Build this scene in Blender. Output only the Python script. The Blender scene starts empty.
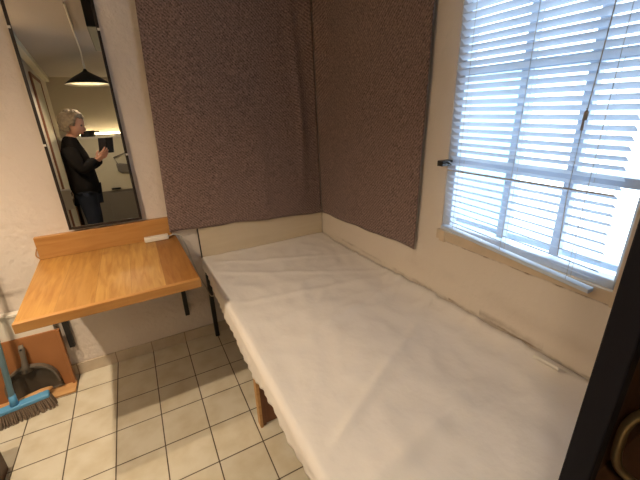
import bpy, bmesh, math, random
from mathutils import Vector, Matrix, noise
random.seed(7)
C = bpy.context.scene.collection
PI = math.pi

# ------------------------------------------------------------------ camera, world, light, exposure
cam_d = bpy.data.cameras.new('camera'); cam = bpy.data.objects.new('camera', cam_d); C.objects.link(cam)
cam_d.sensor_width = 36; cam_d.lens = 19.466; cam_d.clip_start = 0.02
yaw, pit, roll = math.radians(27.4538), math.radians(-20.8886), math.radians(-1.9566)
fw = Vector((math.sin(yaw)*math.cos(pit), math.cos(yaw)*math.cos(pit), math.sin(pit)))
rt = Vector((math.cos(yaw), -math.sin(yaw), 0)); up = rt.cross(fw)
rt2 = rt*math.cos(roll) + up*math.sin(roll); up2 = rt2.cross(fw)
cam.matrix_world = Matrix(((rt2.x, up2.x, -fw.x, 0.524), (rt2.y, up2.y, -fw.y, -2.139), (rt2.z, up2.z, -fw.z, 1.425), (0, 0, 0, 1)))
sc = bpy.context.scene
sc.camera = cam
w = bpy.data.worlds.new('overcast'); sc.world = w; w.use_nodes = True
w.node_tree.nodes['Background'].inputs[0].default_value = (0.80, 0.90, 1.0, 1)
w.node_tree.nodes['Background'].inputs[1].default_value = 3.6
pl = bpy.data.lights.new('window_portal', 'AREA'); pl.shape = 'RECTANGLE'; pl.size = 0.66; pl.size_y = 1.12
pl.cycles.is_portal = True
po = bpy.data.objects.new('window_portal', pl); C.objects.link(po); po.location = (1.76, -1.445, 1.46); po.rotation_euler = (0, PI/2, 0)
pl.size, pl.size_y = 1.12, 0.66
sc.view_settings.view_transform = 'Standard'; sc.view_settings.look = 'None'; sc.view_settings.gamma = 1
sc.view_settings.use_curve_mapping = False
sc.view_settings.exposure = 0.7
SPOT_FAR, SPOT_NEAR = 54.0, 38.0      # watts of the two ceiling spot lamps
PENDANT = 60.0                         # radiance of the pendant bulb
WARM = (1.0, 0.78, 0.54)
cy = sc.cycles
cy.use_denoising = True
cy.max_bounces = 8; cy.diffuse_bounces = 5; cy.glossy_bounces = 5; cy.transmission_bounces = 6; cy.transparent_max_bounces = 8
cy.sample_clamp_indirect = 6.0

# ------------------------------------------------------------------ materials
def mat(name, col, rough=0.6, metal=0.0, bump=0.0, bscale=40.0, var=0.0, vscale=6.0, spec=0.4, trans=0.0, emis=None):
    m = bpy.data.materials.new(name); m.use_nodes = True
    nt = m.node_tree; b = nt.nodes['Principled BSDF']
    b.inputs['Base Color'].default_value = (*col, 1); b.inputs['Roughness'].default_value = rough
    b.inputs['Metallic'].default_value = metal; b.inputs['Specular IOR Level'].default_value = spec
    if emis:
        b.inputs['Emission Color'].default_value = (*emis[0], 1); b.inputs['Emission Strength'].default_value = emis[1]
    tc = nt.nodes.new('ShaderNodeTexCoord')
    if var:
        n = nt.nodes.new('ShaderNodeTexNoise'); n.inputs['Scale'].default_value = vscale; n.inputs['Detail'].default_value = 5
        nt.links.new(tc.outputs['Object'], n.inputs['Vector'])
        mx = nt.nodes.new('ShaderNodeMix'); mx.data_type = 'RGBA'
        mx.inputs[6].default_value = (*[c*(1-var) for c in col], 1); mx.inputs[7].default_value = (*[min(1, c*(1+var*0.6)) for c in col], 1)
        nt.links.new(n.outputs['Fac'], mx.inputs[0]); nt.links.new(mx.outputs[2], b.inputs['Base Color'])
    if bump:
        n2 = nt.nodes.new('ShaderNodeTexNoise'); n2.inputs['Scale'].default_value = bscale; n2.inputs['Detail'].default_value = 4
        nt.links.new(tc.outputs['Object'], n2.inputs['Vector'])
        bp = nt.nodes.new('ShaderNodeBump'); bp.inputs['Strength'].default_value = bump; bp.inputs['Distance'].default_value = 0.01
        nt.links.new(n2.outputs['Fac'], bp.inputs['Height']); nt.links.new(bp.outputs['Normal'], b.inputs['Normal'])
    return m

def nodes_of(m): return m.node_tree, m.node_tree.nodes['Principled BSDF']

def wood(name, c1, c2, axis='Y', scale=5.0, rough=0.45, stretch=9.0, ring=0.55):
    m = mat(name, c1, rough); nt, b = nodes_of(m)
    tc = nt.nodes.new('ShaderNodeTexCoord'); mp = nt.nodes.new('ShaderNodeMapping')
    s = {'X': (1, stretch, stretch), 'Y': (stretch, 1, stretch), 'Z': (stretch, stretch, 1)}[axis]
    mp.inputs['Scale'].default_value = s
    nt.links.new(tc.outputs['Object'], mp.inputs['Vector'])
    n = nt.nodes.new('ShaderNodeTexNoise'); n.inputs['Scale'].default_value = scale; n.inputs['Detail'].default_value = 8; n.inputs['Distortion'].default_value = 0.7
    nt.links.new(mp.outputs[0], n.inputs['Vector'])
    r = nt.nodes.new('ShaderNodeValToRGB'); r.color_ramp.elements[0].position = 0.5-ring/2; r.color_ramp.elements[1].position = 0.5+ring/2
    r.color_ramp.elements[0].color = (*c2, 1); r.color_ramp.elements[1].color = (*c1, 1)
    nt.links.new(n.outputs['Fac'], r.inputs[0]); nt.links.new(r.outputs[0], b.inputs['Base Color'])
    bp = nt.nodes.new('ShaderNodeBump'); bp.inputs['Strength'].default_value = 0.12; bp.inputs['Distance'].default_value = 0.004
    nt.links.new(n.outputs['Fac'], bp.inputs['Height']); nt.links.new(bp.outputs['Normal'], b.inputs['Normal'])
    return m

def plank_table_mat():
    # glued solid planks running away from the wall, each of its own tone
    m = wood('oiled_plank_top', (0.50, 0.30, 0.098), (0.34, 0.165, 0.042), 'Y', 5.0, 0.33, 10, 0.42); nt, b = nodes_of(m)
    ramp = b.inputs['Base Color'].links[0].from_node
    tc = nt.nodes.new('ShaderNodeTexCoord'); sx = nt.nodes.new('ShaderNodeSeparateXYZ'); nt.links.new(tc.outputs['Object'], sx.inputs[0])
    a = nt.nodes.new('ShaderNodeMath'); a.operation = 'SUBTRACT'; a.inputs[1].default_value = 0.02; nt.links.new(sx.outputs[0], a.inputs[0])
    d = nt.nodes.new('ShaderNodeMath'); d.operation = 'DIVIDE'; d.inputs[1].default_value = 0.131; nt.links.new(a.outputs[0], d.inputs[0])
    cr = nt.nodes.new('ShaderNodeValToRGB'); cr.color_ramp.interpolation = 'CONSTANT'
    d2 = nt.nodes.new('ShaderNodeMath'); d2.operation = 'DIVIDE'; d2.inputs[1].default_value = 5.0; nt.links.new(d.outputs[0], d2.inputs[0])
    nt.links.new(d2.outputs[0], cr.inputs[0])
    tones = [(1.0, .92, .75), (0.93, .85, .7), (1.08, 1.06, 1.0), (1.12, 1.13, 1.15), (0.78, .62, .5)]
    el = cr.color_ramp.elements
    el[0].position = 0; el[0].color = (*tones[0], 1); el[1].position = 0.2; el[1].color = (*tones[1], 1)
    for i in (2, 3, 4):
        e = el.new(0.2*i); e.color = (*tones[i], 1)
    mx = nt.nodes.new('ShaderNodeMix'); mx.data_type = 'RGBA'; mx.blend_type = 'MULTIPLY'; mx.inputs[0].default_value = 1
    nt.links.new(ramp.outputs[0], mx.inputs[6]); nt.links.new(cr.outputs[0], mx.inputs[7])
    # thin seams
    fr = nt.nodes.new('ShaderNodeMath'); fr.operation = 'FRACT'; nt.links.new(d.outputs[0], fr.inputs[0])
    lt = nt.nodes.new('ShaderNodeMath'); lt.operation = 'LESS_THAN'; lt.inputs[1].default_value = 0.014; nt.links.new(fr.outputs[0], lt.inputs[0])
    lm = nt.nodes.new('ShaderNodeMath'); lm.operation = 'MULTIPLY'; lm.inputs[1].default_value = 0.5; nt.links.new(lt.outputs[0], lm.inputs[0])
    m2 = nt.nodes.new('ShaderNodeMix'); m2.data_type = 'RGBA'; nt.links.new(lm.outputs[0], m2.inputs[0])
    nt.links.new(mx.outputs[2], m2.inputs[6]); m2.inputs[7].default_value = (0.2, 0.09, 0.03, 1)
    # knots
    vo = nt.nodes.new('ShaderNodeTexVoronoi'); vo.inputs['Scale'].default_value = 4.2; nt.links.new(tc.outputs['Object'], vo.inputs['Vector'])
    kr = nt.nodes.new('ShaderNodeValToRGB'); kr.color_ramp.elements[0].position = 0.02; kr.color_ramp.elements[0].color = (.6, .6, .6, 1)
    kr.color_ramp.elements[1].position = 0.13; kr.color_ramp.elements[1].color = (0, 0, 0, 1)
    nt.links.new(vo.outputs['Distance'], kr.inputs[0])
    m3 = nt.nodes.new('ShaderNodeMix'); m3.data_type = 'RGBA'; nt.links.new(kr.outputs[0], m3.inputs[0])
    nt.links.new(m2.outputs[2], m3.inputs[6]); m3.inputs[7].default_value = (0.30, 0.12, 0.04, 1)
    nt.links.new(m3.outputs[2], b.inputs['Base Color'])
    return m

def tile_mat(name, ox, oy, wx, wy, axis='XY', tile=(0.70, 0.66, 0.55), grout=(0.10, 0.075, 0.05), mortar=0.0028):
    m = mat(name, tile, 0.28); nt, b = nodes_of(m)
    tc = nt.nodes.new('ShaderNodeTexCoord'); mp = nt.nodes.new('ShaderNodeMapping'); mp.inputs['Location'].default_value = (ox, oy, 0)
    nt.links.new(tc.outputs['Object'], mp.inputs['Vector'])
    br = nt.nodes.new('ShaderNodeTexBrick'); br.offset = 0; br.squash = 1
    br.inputs['Scale'].default_value = 1; br.inputs['Brick Width'].default_value = wx; br.inputs['Row Height'].default_value = wy
    br.inputs['Mortar Size'].default_value = mortar; br.inputs['Mortar Smooth'].default_value = 0.2; br.inputs['Bias'].default_value = 0
    br.inputs['Color1'].default_value = (*tile, 1); br.inputs['Color2'].default_value = (*[c*0.93 for c in tile], 1); br.inputs['Mortar'].default_value = (*grout, 1)
    nt.links.new(mp.outputs[0], br.inputs['Vector'])
    n = nt.nodes.new('ShaderNodeTexNoise'); n.inputs['Scale'].default_value = 9; n.inputs['Detail'].default_value = 6; nt.links.new(tc.outputs['Object'], n.inputs['Vector'])
    rp = nt.nodes.new('ShaderNodeValToRGB'); rp.color_ramp.elements[0].color = (.86, .82, .74, 1); rp.color_ramp.elements[1].color = (1, 1, 1, 1)
    rp.color_ramp.elements[0].position = .3; rp.color_ramp.elements[1].position = .6
    nt.links.new(n.outputs['Fac'], rp.inputs[0])
    mx = nt.nodes.new('ShaderNodeMix'); mx.data_type = 'RGBA'; mx.blend_type = 'MULTIPLY'; mx.inputs[0].default_value = 1
    nt.links.new(br.outputs['Color'], mx.inputs[6]); nt.links.new(rp.outputs[0], mx.inputs[7]); nt.links.new(mx.outputs[2], b.inputs['Base Color'])
    bp = nt.nodes.new('ShaderNodeBump'); bp.invert = True; bp.inputs['Strength'].default_value = 0.5; bp.inputs['Distance'].default_value = 0.003
    nt.links.new(br.outputs['Fac'], bp.inputs['Height']); nt.links.new(bp.outputs['Normal'], b.inputs['Normal'])
    return m

def stained_plaster(name, col, lines, rough_bump=0.8):
    """rough painted plaster with brown damp lines: lines = (axis height z, half width, strength, y limits)"""
    m = mat(name, col, 0.75, bump=rough_bump, bscale=30, var=0.05, vscale=3); nt, b = nodes_of(m)
    tc = nt.nodes.new('ShaderNodeTexCoord'); sx = nt.nodes.new('ShaderNodeSeparateXYZ'); nt.links.new(tc.outputs['Object'], sx.inputs[0])
    cur = b.inputs['Base Color'].links[0].from_socket
    for (z, hw, st, y0, y1, sc_) in lines:
        n = nt.nodes.new('ShaderNodeTexNoise'); n.inputs['Scale'].default_value = sc_; n.inputs['Detail'].default_value = 7; n.inputs['Roughness'].default_value = .7
        nt.links.new(tc.outputs['Object'], n.inputs['Vector'])
        # wobble the line height with the noise
        wob = nt.nodes.new('ShaderNodeMath'); wob.operation = 'MULTIPLY_ADD'; wob.inputs[1].default_value = hw*2.4; wob.inputs[2].default_value = z - hw*1.2
        nt.links.new(n.outputs['Fac'], wob.inputs[0])
        df = nt.nodes.new('ShaderNodeMath'); df.operation = 'SUBTRACT'; nt.links.new(sx.outputs[2], df.inputs[0]); nt.links.new(wob.outputs[0], df.inputs[1])
        ab = nt.nodes.new('ShaderNodeMath'); ab.operation = 'ABSOLUTE'; nt.links.new(df.outputs[0], ab.inputs[0])
        mr = nt.nodes.new('ShaderNodeMapRange'); mr.inputs[1].default_value = 0; mr.inputs[2].default_value = hw; mr.inputs[3].default_value = st; mr.inputs[4].default_value = 0
        nt.links.new(ab.outputs[0], mr.inputs[0])
        n3 = nt.nodes.new('ShaderNodeTexNoise'); n3.inputs['Scale'].default_value = sc_*.8; n3.inputs['Detail'].default_value = 3; nt.links.new(tc.outputs['Object'], n3.inputs['Vector'])
        pr = nt.nodes.new('ShaderNodeMapRange'); pr.inputs[1].default_value = .38; pr.inputs[2].default_value = .62; nt.links.new(n3.outputs['Fac'], pr.inputs[0])
        g0 = nt.nodes.new('ShaderNodeMath'); g0.operation = 'GREATER_THAN'; g0.inputs[1].default_value = y0; nt.links.new(sx.outputs[1], g0.inputs[0])
        g1 = nt.nodes.new('ShaderNodeMath'); g1.operation = 'LESS_THAN'; g1.inputs[1].default_value = y1; nt.links.new(sx.outputs[1], g1.inputs[0])
        f = mr.outputs[0]
        for o in (pr.outputs[0], g0.outputs[0], g1.outputs[0]):
            k = nt.nodes.new('ShaderNodeMath'); k.operation = 'MULTIPLY'; nt.links.new(f, k.inputs[0]); nt.links.new(o, k.inputs[1]); f = k.outputs[0]
        mx = nt.nodes.new('ShaderNodeMix'); mx.data_type = 'RGBA'; nt.links.new(f, mx.inputs[0]); nt.links.new(cur, mx.inputs[6])
        mx.inputs[7].default_value = (0.16, 0.085, 0.035, 1); cur = mx.outputs[2]
    nt.links.new(cur, b.inputs['Base Color'])
    return m

def weave_mat(name, axis):
    m = mat(name, (0.1, 0.07, 0.06), 0.95, spec=0.1); nt, b = nodes_of(m)
    tc = nt.nodes.new('ShaderNodeTexCoord'); mp = nt.nodes.new('ShaderNodeMapping')
    nt.links.new(tc.outputs['Object'], mp.inputs['Vector'])
    mp.inputs['Scale'].default_value = (1, 1, 1.0)
    n = nt.nodes.new('ShaderNodeTexNoise'); n.inputs['Scale'].default_value = 125; n.inputs['Detail'].default_value = 4; n.inputs['Roughness'].default_value = .75
    nt.links.new(mp.outputs[0], n.inputs['Vector'])
    wv = nt.nodes.new('ShaderNodeTexWave'); wv.bands_direction = 'DIAGONAL'; wv.inputs['Scale'].default_value = 34; wv.inputs['Distortion'].default_value = 2.2; wv.inputs['Detail'].default_value = 2
    nt.links.new(mp.outputs[0], wv.inputs['Vector'])
    ad = nt.nodes.new('ShaderNodeMath'); ad.operation = 'MULTIPLY_ADD'; ad.inputs[1].default_value = 0.13; nt.links.new(wv.outputs['Fac'], ad.inputs[0]); nt.links.new(n.outputs['Fac'], ad.inputs[2])
    r = nt.nodes.new('ShaderNodeValToRGB'); r.color_ramp.elements[0].position = .34; r.color_ramp.elements[1].position = .84
    r.color_ramp.elements[0].color = (0.046, 0.033, 0.028, 1); r.color_ramp.elements[1].color = (0.42, 0.298, 0.272, 1)
    nt.links.new(ad.outputs[0], r.inputs[0]); nt.links.new(r.outputs[0], b.inputs['Base Color'])
    bp = nt.nodes.new('ShaderNodeBump'); bp.inputs['Strength'].default_value = .5; bp.inputs['Distance'].default_value = .003
    nt.links.new(ad.outputs[0], bp.inputs['Height']); nt.links.new(bp.outputs['Normal'], b.inputs['Normal'])
    b.inputs['Sheen Weight'].default_value = 0.15
    return m

WALLC = (0.72, 0.65, 0.595)
M = {}
M['plaster'] = stained_plaster('white_plaster', WALLC, [(0.585, 0.02, 0.5, -3, 0.1, 9)])
M['plaster_side'] = stained_plaster('cream_plaster', (0.72, 0.65, 0.57), [(0.606, 0.007, 0.8, -1.95, -1.20, 11), (0.622, 0.020, 0.38, -1.62, -1.36, 13), (0.600, 0.012, 0.4, -1.95, -0.2, 17), (0.868, 0.007, 0.9, -1.90, -1.10, 22), (0.70, 0.05, 0.12, -1.9, -.9, 5)], 0.35)
M['paint'] = mat('cream_paint', (0.66, 0.60, 0.50), 0.7, bump=.1)
M['ceil'] = mat('dull_ceiling_paint', (0.44, 0.40, 0.37), 0.85)
M['floor'] = tile_mat('cream_floor_tiles', 0.0, 0.172, 0.2, 0.2)
M['skirt'] = tile_mat('skirting_tiles', 0.0, 0.0, 0.2, 0.4, tile=(0.60, 0.52, 0.42), grout=(.35, .27, .19))
M['plank'] = plank_table_mat()
M['woodedge'] = wood('varnished_strip', (0.52, 0.28, 0.095), (0.40, 0.185, 0.052), 'X', 4, .38)
M['board'] = wood('cream_board', (0.66, 0.58, 0.45), (0.60, 0.51, 0.38), 'X', 3, .6, 8)
M['brownboard'] = mat('brown_board', (0.36, 0.155, 0.058), 0.5, var=.12, vscale=8)
M['pine'] = wood('raw_pine', (0.66, 0.40, 0.18), (0.52, 0.28, 0.11), 'X', 5, .6)
M['redwood'] = wood('reddish_plank', (0.30, 0.13, 0.07), (0.20, 0.08, 0.04), 'Z', 5, .6)
M['black'] = mat('black_metal', (0.012, 0.012, 0.013), 0.4, spec=.5)
M['blackframe'] = mat('dark_frame', (0.020, 0.014, 0.012), 0.35)
M['blackpost'] = mat('black_lacquer', (0.005, 0.0045, 0.008), 0.6, spec=.2)
M['mirror'] = mat('silvered_glass', (0.86, 0.86, 0.84), 0.0, metal=1.0)
M['white'] = mat('white_plastic', (0.80, 0.77, 0.70), 0.4)
M['sheet'] = mat('cotton_sheet', (0.82, 0.785, 0.755), 0.85, bump=.5, bscale=11, spec=.15)
M['mattress'] = mat('mattress_ticking', (0.62, 0.58, 0.50), 0.9)
M['winpaint'] = mat('blue_white_paint', (0.56, 0.64, 0.76), 0.45)
M['casing'] = mat('aged_cream_paint', (0.64, 0.52, 0.38), 0.55, var=.18, vscale=20, bump=.2)
M['blue'] = mat('blue_plastic', (0.10, 0.33, 0.60), 0.4)
M['handleblue'] = mat('pale_blue_tube', (0.24, 0.44, 0.58), 0.4)
M['bristle'] = mat('grey_bristle', (0.24, 0.18, 0.135), 0.9, var=.5, vscale=120)
M['pan'] = mat('grey_plastic', (0.085, 0.072, 0.056), 0.45)
M['panrim'] = mat('worn_grey_plastic', (0.15, 0.13, 0.105), 0.45)
M['brass'] = mat('dull_brass', (0.42, 0.32, 0.17), 0.32, metal=.85, var=.25, vscale=18)
M['brownint'] = wood('dark_brown_veneer', (0.11, 0.050, 0.024), (0.065, 0.028, 0.013), 'Z', 4, .45)
M['greypaint'] = mat('grey_front', (0.22, 0.20, 0.17), 0.4)
M['cabwhite'] = mat('white_front', (0.74, 0.70, 0.56), 0.4)
M['skin'] = mat('skin', (0.62, 0.33, 0.22), 0.55, var=.1, vscale=20)
M['hair'] = mat('grey_blond_hair', (0.33, 0.255, 0.17), 0.7, var=.6, vscale=40, bump=.8, bscale=60)
M['knit'] = mat('black_knit', (0.014, 0.012, 0.011), 0.95, bump=.3, bscale=150, spec=.1)
M['denim'] = mat('dark_denim', (0.020, 0.024, 0.036), 0.9, var=.3, vscale=14, spec=.1)
M['leather'] = mat('dark_leather', (0.03, 0.02, 0.015), 0.5)
M['screen'] = mat('black_glass', (0.01, 0.01, 0.012), 0.15)
M['eye'] = mat('eye', (0.13, 0.09, 0.07), 0.3)
M['lips'] = mat('lips', (0.45, 0.16, 0.12), 0.5)
M['cord'] = mat('grey_cord', (0.50, 0.47, 0.42), 0.7)
M['darkcord'] = mat('cord_clip', (0.34, 0.29, 0.24), 0.5)
M['bulb'] = mat('lit_bulb', (1, .9, .7), 0.4, emis=(WARM, 6.0))
M['pbulb'] = mat('lit_pendant_bulb', (1, .9, .7), 0.4, emis=((1.0, .82, .60), PENDANT))
M['tube'] = mat('lit_tube', (1, .9, .7), 0.4, emis=((1.0, .80, .48), 9.0))
M['shadein'] = mat('shade_lining', (0.86, 0.80, 0.62), 0.6)
M['weave'] = weave_mat('tweed_cloth', 'X')
M['facade'] = mat('pale_render', (0.34, 0.58, 0.68), 0.9)
M['ground'] = mat('pale_paving', (0.62, 0.66, 0.72), 0.9)

def glass_mat():
    m = bpy.data.materials.new('window_glass'); m.use_nodes = True; nt = m.node_tree
    for n in list(nt.nodes): nt.nodes.remove(n)
    o = nt.nodes.new('ShaderNodeOutputMaterial'); t = nt.nodes.new('ShaderNodeBsdfTransparent'); g = nt.nodes.new('ShaderNodeBsdfGlossy')
    g.inputs['Roughness'].default_value = 0.02; t.inputs[0].default_value = (0.93, 0.97, 0.98, 1)
    mx = nt.nodes.new('ShaderNodeMixShader'); mx.inputs[0].default_value = 0.05
    nt.links.new(t.outputs[0], mx.inputs[1]); nt.links.new(g.outputs[0], mx.inputs[2]); nt.links.new(mx.outputs[0], o.inputs[0])
    return m
M['glass'] = glass_mat()

def slat_mat():
    m = bpy.data.materials.new('white_slat'); m.use_nodes = True; nt = m.node_tree; b = nt.nodes['Principled BSDF']
    b.inputs['Base Color'].default_value = (0.62, 0.68, 0.78, 1); b.inputs['Roughness'].default_value = 0.4
    t = nt.nodes.new('ShaderNodeBsdfTranslucent'); t.inputs[0].default_value = (0.50, 0.58, 0.68, 1)
    mx = nt.nodes.new('ShaderNodeMixShader'); mx.inputs[0].default_value = 0.12
    o = nt.nodes['Material Output']
    nt.links.new(b.outputs[0], mx.inputs[1]); nt.links.new(t.outputs[0], mx.inputs[2]); nt.links.new(mx.outputs[0], o.inputs[0])
    return m
M['slat'] = slat_mat()

# ------------------------------------------------------------------ mesh helpers
def add_box(bm, lo, hi, rot=None, pivot=None):
    r = bmesh.ops.create_cube(bm, size=1)
    lo, hi = Vector(lo), Vector(hi); c = (lo+hi)/2; s = hi-lo
    for v in r['verts']:
        v.co = Vector((v.co.x*s.x, v.co.y*s.y, v.co.z*s.z)) + c
    if rot is not None:
        p = Vector(pivot) if pivot is not None else c
        for v in r['verts']: v.co = rot @ (v.co-p) + p
    return r['verts']

def add_tube(bm, pts, rad, seg=10, caps=True):
    pts = [Vector(p) for p in pts]
    rads = rad if isinstance(rad, (list, tuple)) else [rad]*len(pts)
    rings = []
    ref = Vector((0, 0, 1))
    for i, p in enumerate(pts):
        d = (pts[min(i+1, len(pts)-1)] - pts[max(i-1, 0)]).normalized()
        a = d.cross(ref)
        if a.length < 1e-3: a = d.cross(Vector((0, 1, 0)))
        a.normalize(); b = d.cross(a)
        rings.append([bm.verts.new(p + (a*math.cos(t)+b*math.sin(t))*rads[i]) for t in [2*PI*k/seg for k in range(seg)]])
    for r0, r1 in zip(rings, rings[1:]):
        for k in range(seg): bm.faces.new((r0[k], r0[(k+1) % seg], r1[(k+1) % seg], r1[k]))
    if caps:
        bm.faces.new(rings[0][::-1]); bm.faces.new(rings[-1])

def add_lathe(bm, prof, center=(0, 0, 0), seg=32):
    c = Vector(center); rings = []
    for r, z in prof:
        rings.append([bm.verts.new(c + Vector((r*math.cos(2*PI*k/seg), r*math.sin(2*PI*k/seg), z))) for k in range(seg)])
    for r0, r1 in zip(rings, rings[1:]):
        for k in range(seg): bm.faces.new((r0[k], r0[(k+1) % seg], r1[(k+1) % seg], r1[k]))

def add_prism(bm, poly, h, frame):
    """poly in 2D, extruded by h along the third axis; frame = 4x4 matrix"""
    a = [bm.verts.new(frame @ Vector((x, y, 0))) for x, y in poly]
    b = [bm.verts.new(frame @ Vector((x, y, h))) for x, y in poly]
    n = len(poly)
    bm.faces.new(a[::-1]); bm.faces.new(b)
    for i in range(n): bm.faces.new((a[i], a[(i+1) % n], b[(i+1) % n], b[i]))

def obj(name, bm, m, parent=None, loc=None, bevel=0.0, smooth=False, kind=None, seg=2):
    bmesh.ops.recalc_face_normals(bm, faces=bm.faces)
    me = bpy.data.meshes.new(name); bm.to_mesh(me); bm.free()
    o = bpy.data.objects.new(name, me); C.objects.link(o)
    me.materials.append(M[m] if isinstance(m, str) else m)
    if smooth:
        for f in me.polygons: f.use_smooth = True
    if bevel:
        b = o.modifiers.new('bevel', 'BEVEL'); b.width = bevel; b.segments = seg; b.limit_method = 'ANGLE'
    if parent is not None:
        o.parent = parent
        o.matrix_parent_inverse = Matrix.Translation(-parent.location)   # meshes are written in room coordinates
    if kind: o['kind'] = kind
    return o

def box(name, lo, hi, m, parent=None, bevel=0.0, kind=None, rot=None, pivot=None):
    bm = bmesh.new(); add_box(bm, lo, hi, rot, pivot); return obj(name, bm, m, parent, bevel=bevel, kind=kind)

def tag(o, label, cat, group=None):
    o['label'] = label; o['category'] = cat
    if group: o['group'] = group
    return o

def thing(name, label, cat, loc, group=None):
    o = bpy.data.objects.new(name, None); C.objects.link(o); o.location = loc; o.empty_display_size = .05
    return tag(o, label, cat, group)

def struct(name, bm, m, parent=None, bevel=0): return obj(name, bm, m, parent, bevel=bevel, kind='structure' if parent is None else None)

# ------------------------------------------------------------------ the room shell
XR, CEIL, YF, XL = 1.652, 2.10, -4.10, -0.45
bm = bmesh.new(); add_box(bm, (XL-.1, YF-.1, -.06), (XR+.12, .1, 0)); struct('floor', bm, 'floor')
bm = bmesh.new(); add_box(bm, (XL-.1, YF-.1, CEIL), (XR+.12, .1, CEIL+.06)); struct('ceiling', bm, 'ceil')
bm = bmesh.new(); add_box(bm, (XL-.1, 0, 0), (XR+.12, .1, CEIL)); struct('wall_back', bm, 'plaster')
bm = bmesh.new(); add_box(bm, (XL-.1, YF-.1, 0), (XR+.12, YF, CEIL)); struct('wall_front', bm, 'paint')
# window wall with its opening
WY0, WY1, WZ0, WZ1 = -1.775, -1.120, 0.905, 2.0
bm = bmesh.new()
T = .10
add_box(bm, (XR, YF, 0), (XR+T, 0, WZ0)); add_box(bm, (XR, YF, WZ1), (XR+T, 0, CEIL))
add_box(bm, (XR, YF, WZ0), (XR+T, WY0, WZ1)); add_box(bm, (XR, WY1, WZ0), (XR+T, 0, WZ1))
struct('wall_right', bm, 'plaster_side')
# left wall: a niche beside the table, then a partition that comes forward
bm = bmesh.new()
poly = [(XL-.1, 0), (XL, 0), (XL, -1.5), (-.165, -1.5), (-.31, YF), (XL-.1, YF)]
add_prism(bm, poly, CEIL, Matrix.Identity(4)); struct('wall_left', bm, 'paint')
bm = bmesh.new(); add_box(bm, (XL, -.012, 0), (.80, 0, .072)); add_box(bm, (.80, -.012, 0), (XR, 0, .072)); struct('baseboard_back', bm, 'skirt', bevel=.002)

# window: casement frame, bars, panes, casing boards, sill
wf = bmesh.new()
X0, X1 = 1.654, 1.692
add_box(wf, (X0, WY0, WZ0), (X1, WY0+.022, WZ1)); add_box(wf, (X0, WY1-.042, WZ0), (X1, WY1, WZ1))
add_box(wf, (X0, WY0, WZ0), (X1, WY1, WZ0+.038)); add_box(wf, (X0, WY0, WZ1-.05), (X1, WY1, WZ1))
win = obj('window_1', wf, 'winpaint', bevel=.004, kind='structure')
mb = bmesh.new()
for y in (-1.388, -1.580): add_box(mb, (X0+.004, y-.014, WZ0+.05), (X1-.006, y+.014, WZ1-.045))
for z in (1.530, 1.214): add_box(mb, (X0+.002, WY0+.02, z-.014), (X1-.004, WY1-.04, z+.014))
obj('glazing_bar', mb, 'winpaint', win, bevel=.003)
rb = bmesh.new(); add_box(rb, (1.715, WY0+.001, .943), (1.750, WY1-.001, .964)); obj('guard_bar', rb, 'winpaint', win, bevel=.003)
gb = bmesh.new(); add_box(gb, (1.674, WY0+.01, WZ0+.03), (1.677, WY1-.02, WZ1-.03)); obj('window_glass', gb, 'glass', win)
cb = bmesh.new()
add_box(cb, (XR-.012, -1.80, .872), (XR+.02, -1.105, .915))
add_box(cb, (XR-.016, -1.155, .866), (XR+.0, -1.125, .918)); 
struct('trim_1', cb, 'casing', bevel=.003)
cb = bmesh.new(); add_box(cb, (XR-.014, -1.802, .866), (XR+.02, -1.764, WZ1)); struct('trim_2', cb, 'casing', bevel=.003)

# outside: a pale rendered wall across the yard and paving
bm = bmesh.new(); add_box(bm, (5.2, 0.97, -2.5), (5.5, 6.0, 1.87)); struct('wall_outside', bm, 'facade')
bm = bmesh.new(); add_box(bm, (XR+.6, -8, -2.6), (12, 8, -2.5)); struct('ground_outside', bm, 'ground')

# door in the left partition, seen only in the mirror
def on_part(y): return -.165 - (-1.5-y)/(-1.5-YF)*.145
ang = math.atan2(.145, -1.5-YF)
Rz = Matrix.Rotation(-ang, 3, 'Z')
def part_box(bm, y0, y1, z0, z1, d0, d1):
    """a box lying on the partition face, d = distance out of the wall"""
    for v in add_box(bm, (d0, y0, z0), (d1, y1, z1)): v.co.x += on_part(v.co.y)
bm = bmesh.new(); part_box(bm, -3.30, -2.62, 0, 1.93, 0.0, .012); dr = struct('door_1', bm, 'cabwhite')
bm = bmesh.new(); part_box(bm, -2.64, -2.585, 0, 1.96, 0.0, .018); part_box(bm, -3.335, -3.29, 0, 1.96, 0, .018); part_box(bm, -3.30, -2.6, 1.925, 1.965, 0, .018)
obj('door_frame', bm, M['redwood'], dr, bevel=.003)
bm = bmesh.new()
for v in add_box(bm, (-.06, -4.09, 2.035), (0, -1.40, 2.0995)): v.co.x += -.075 - (-1.45-v.co.y)*.072
struct('trim_3', bm, 'cabwhite', bevel=.004)

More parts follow.
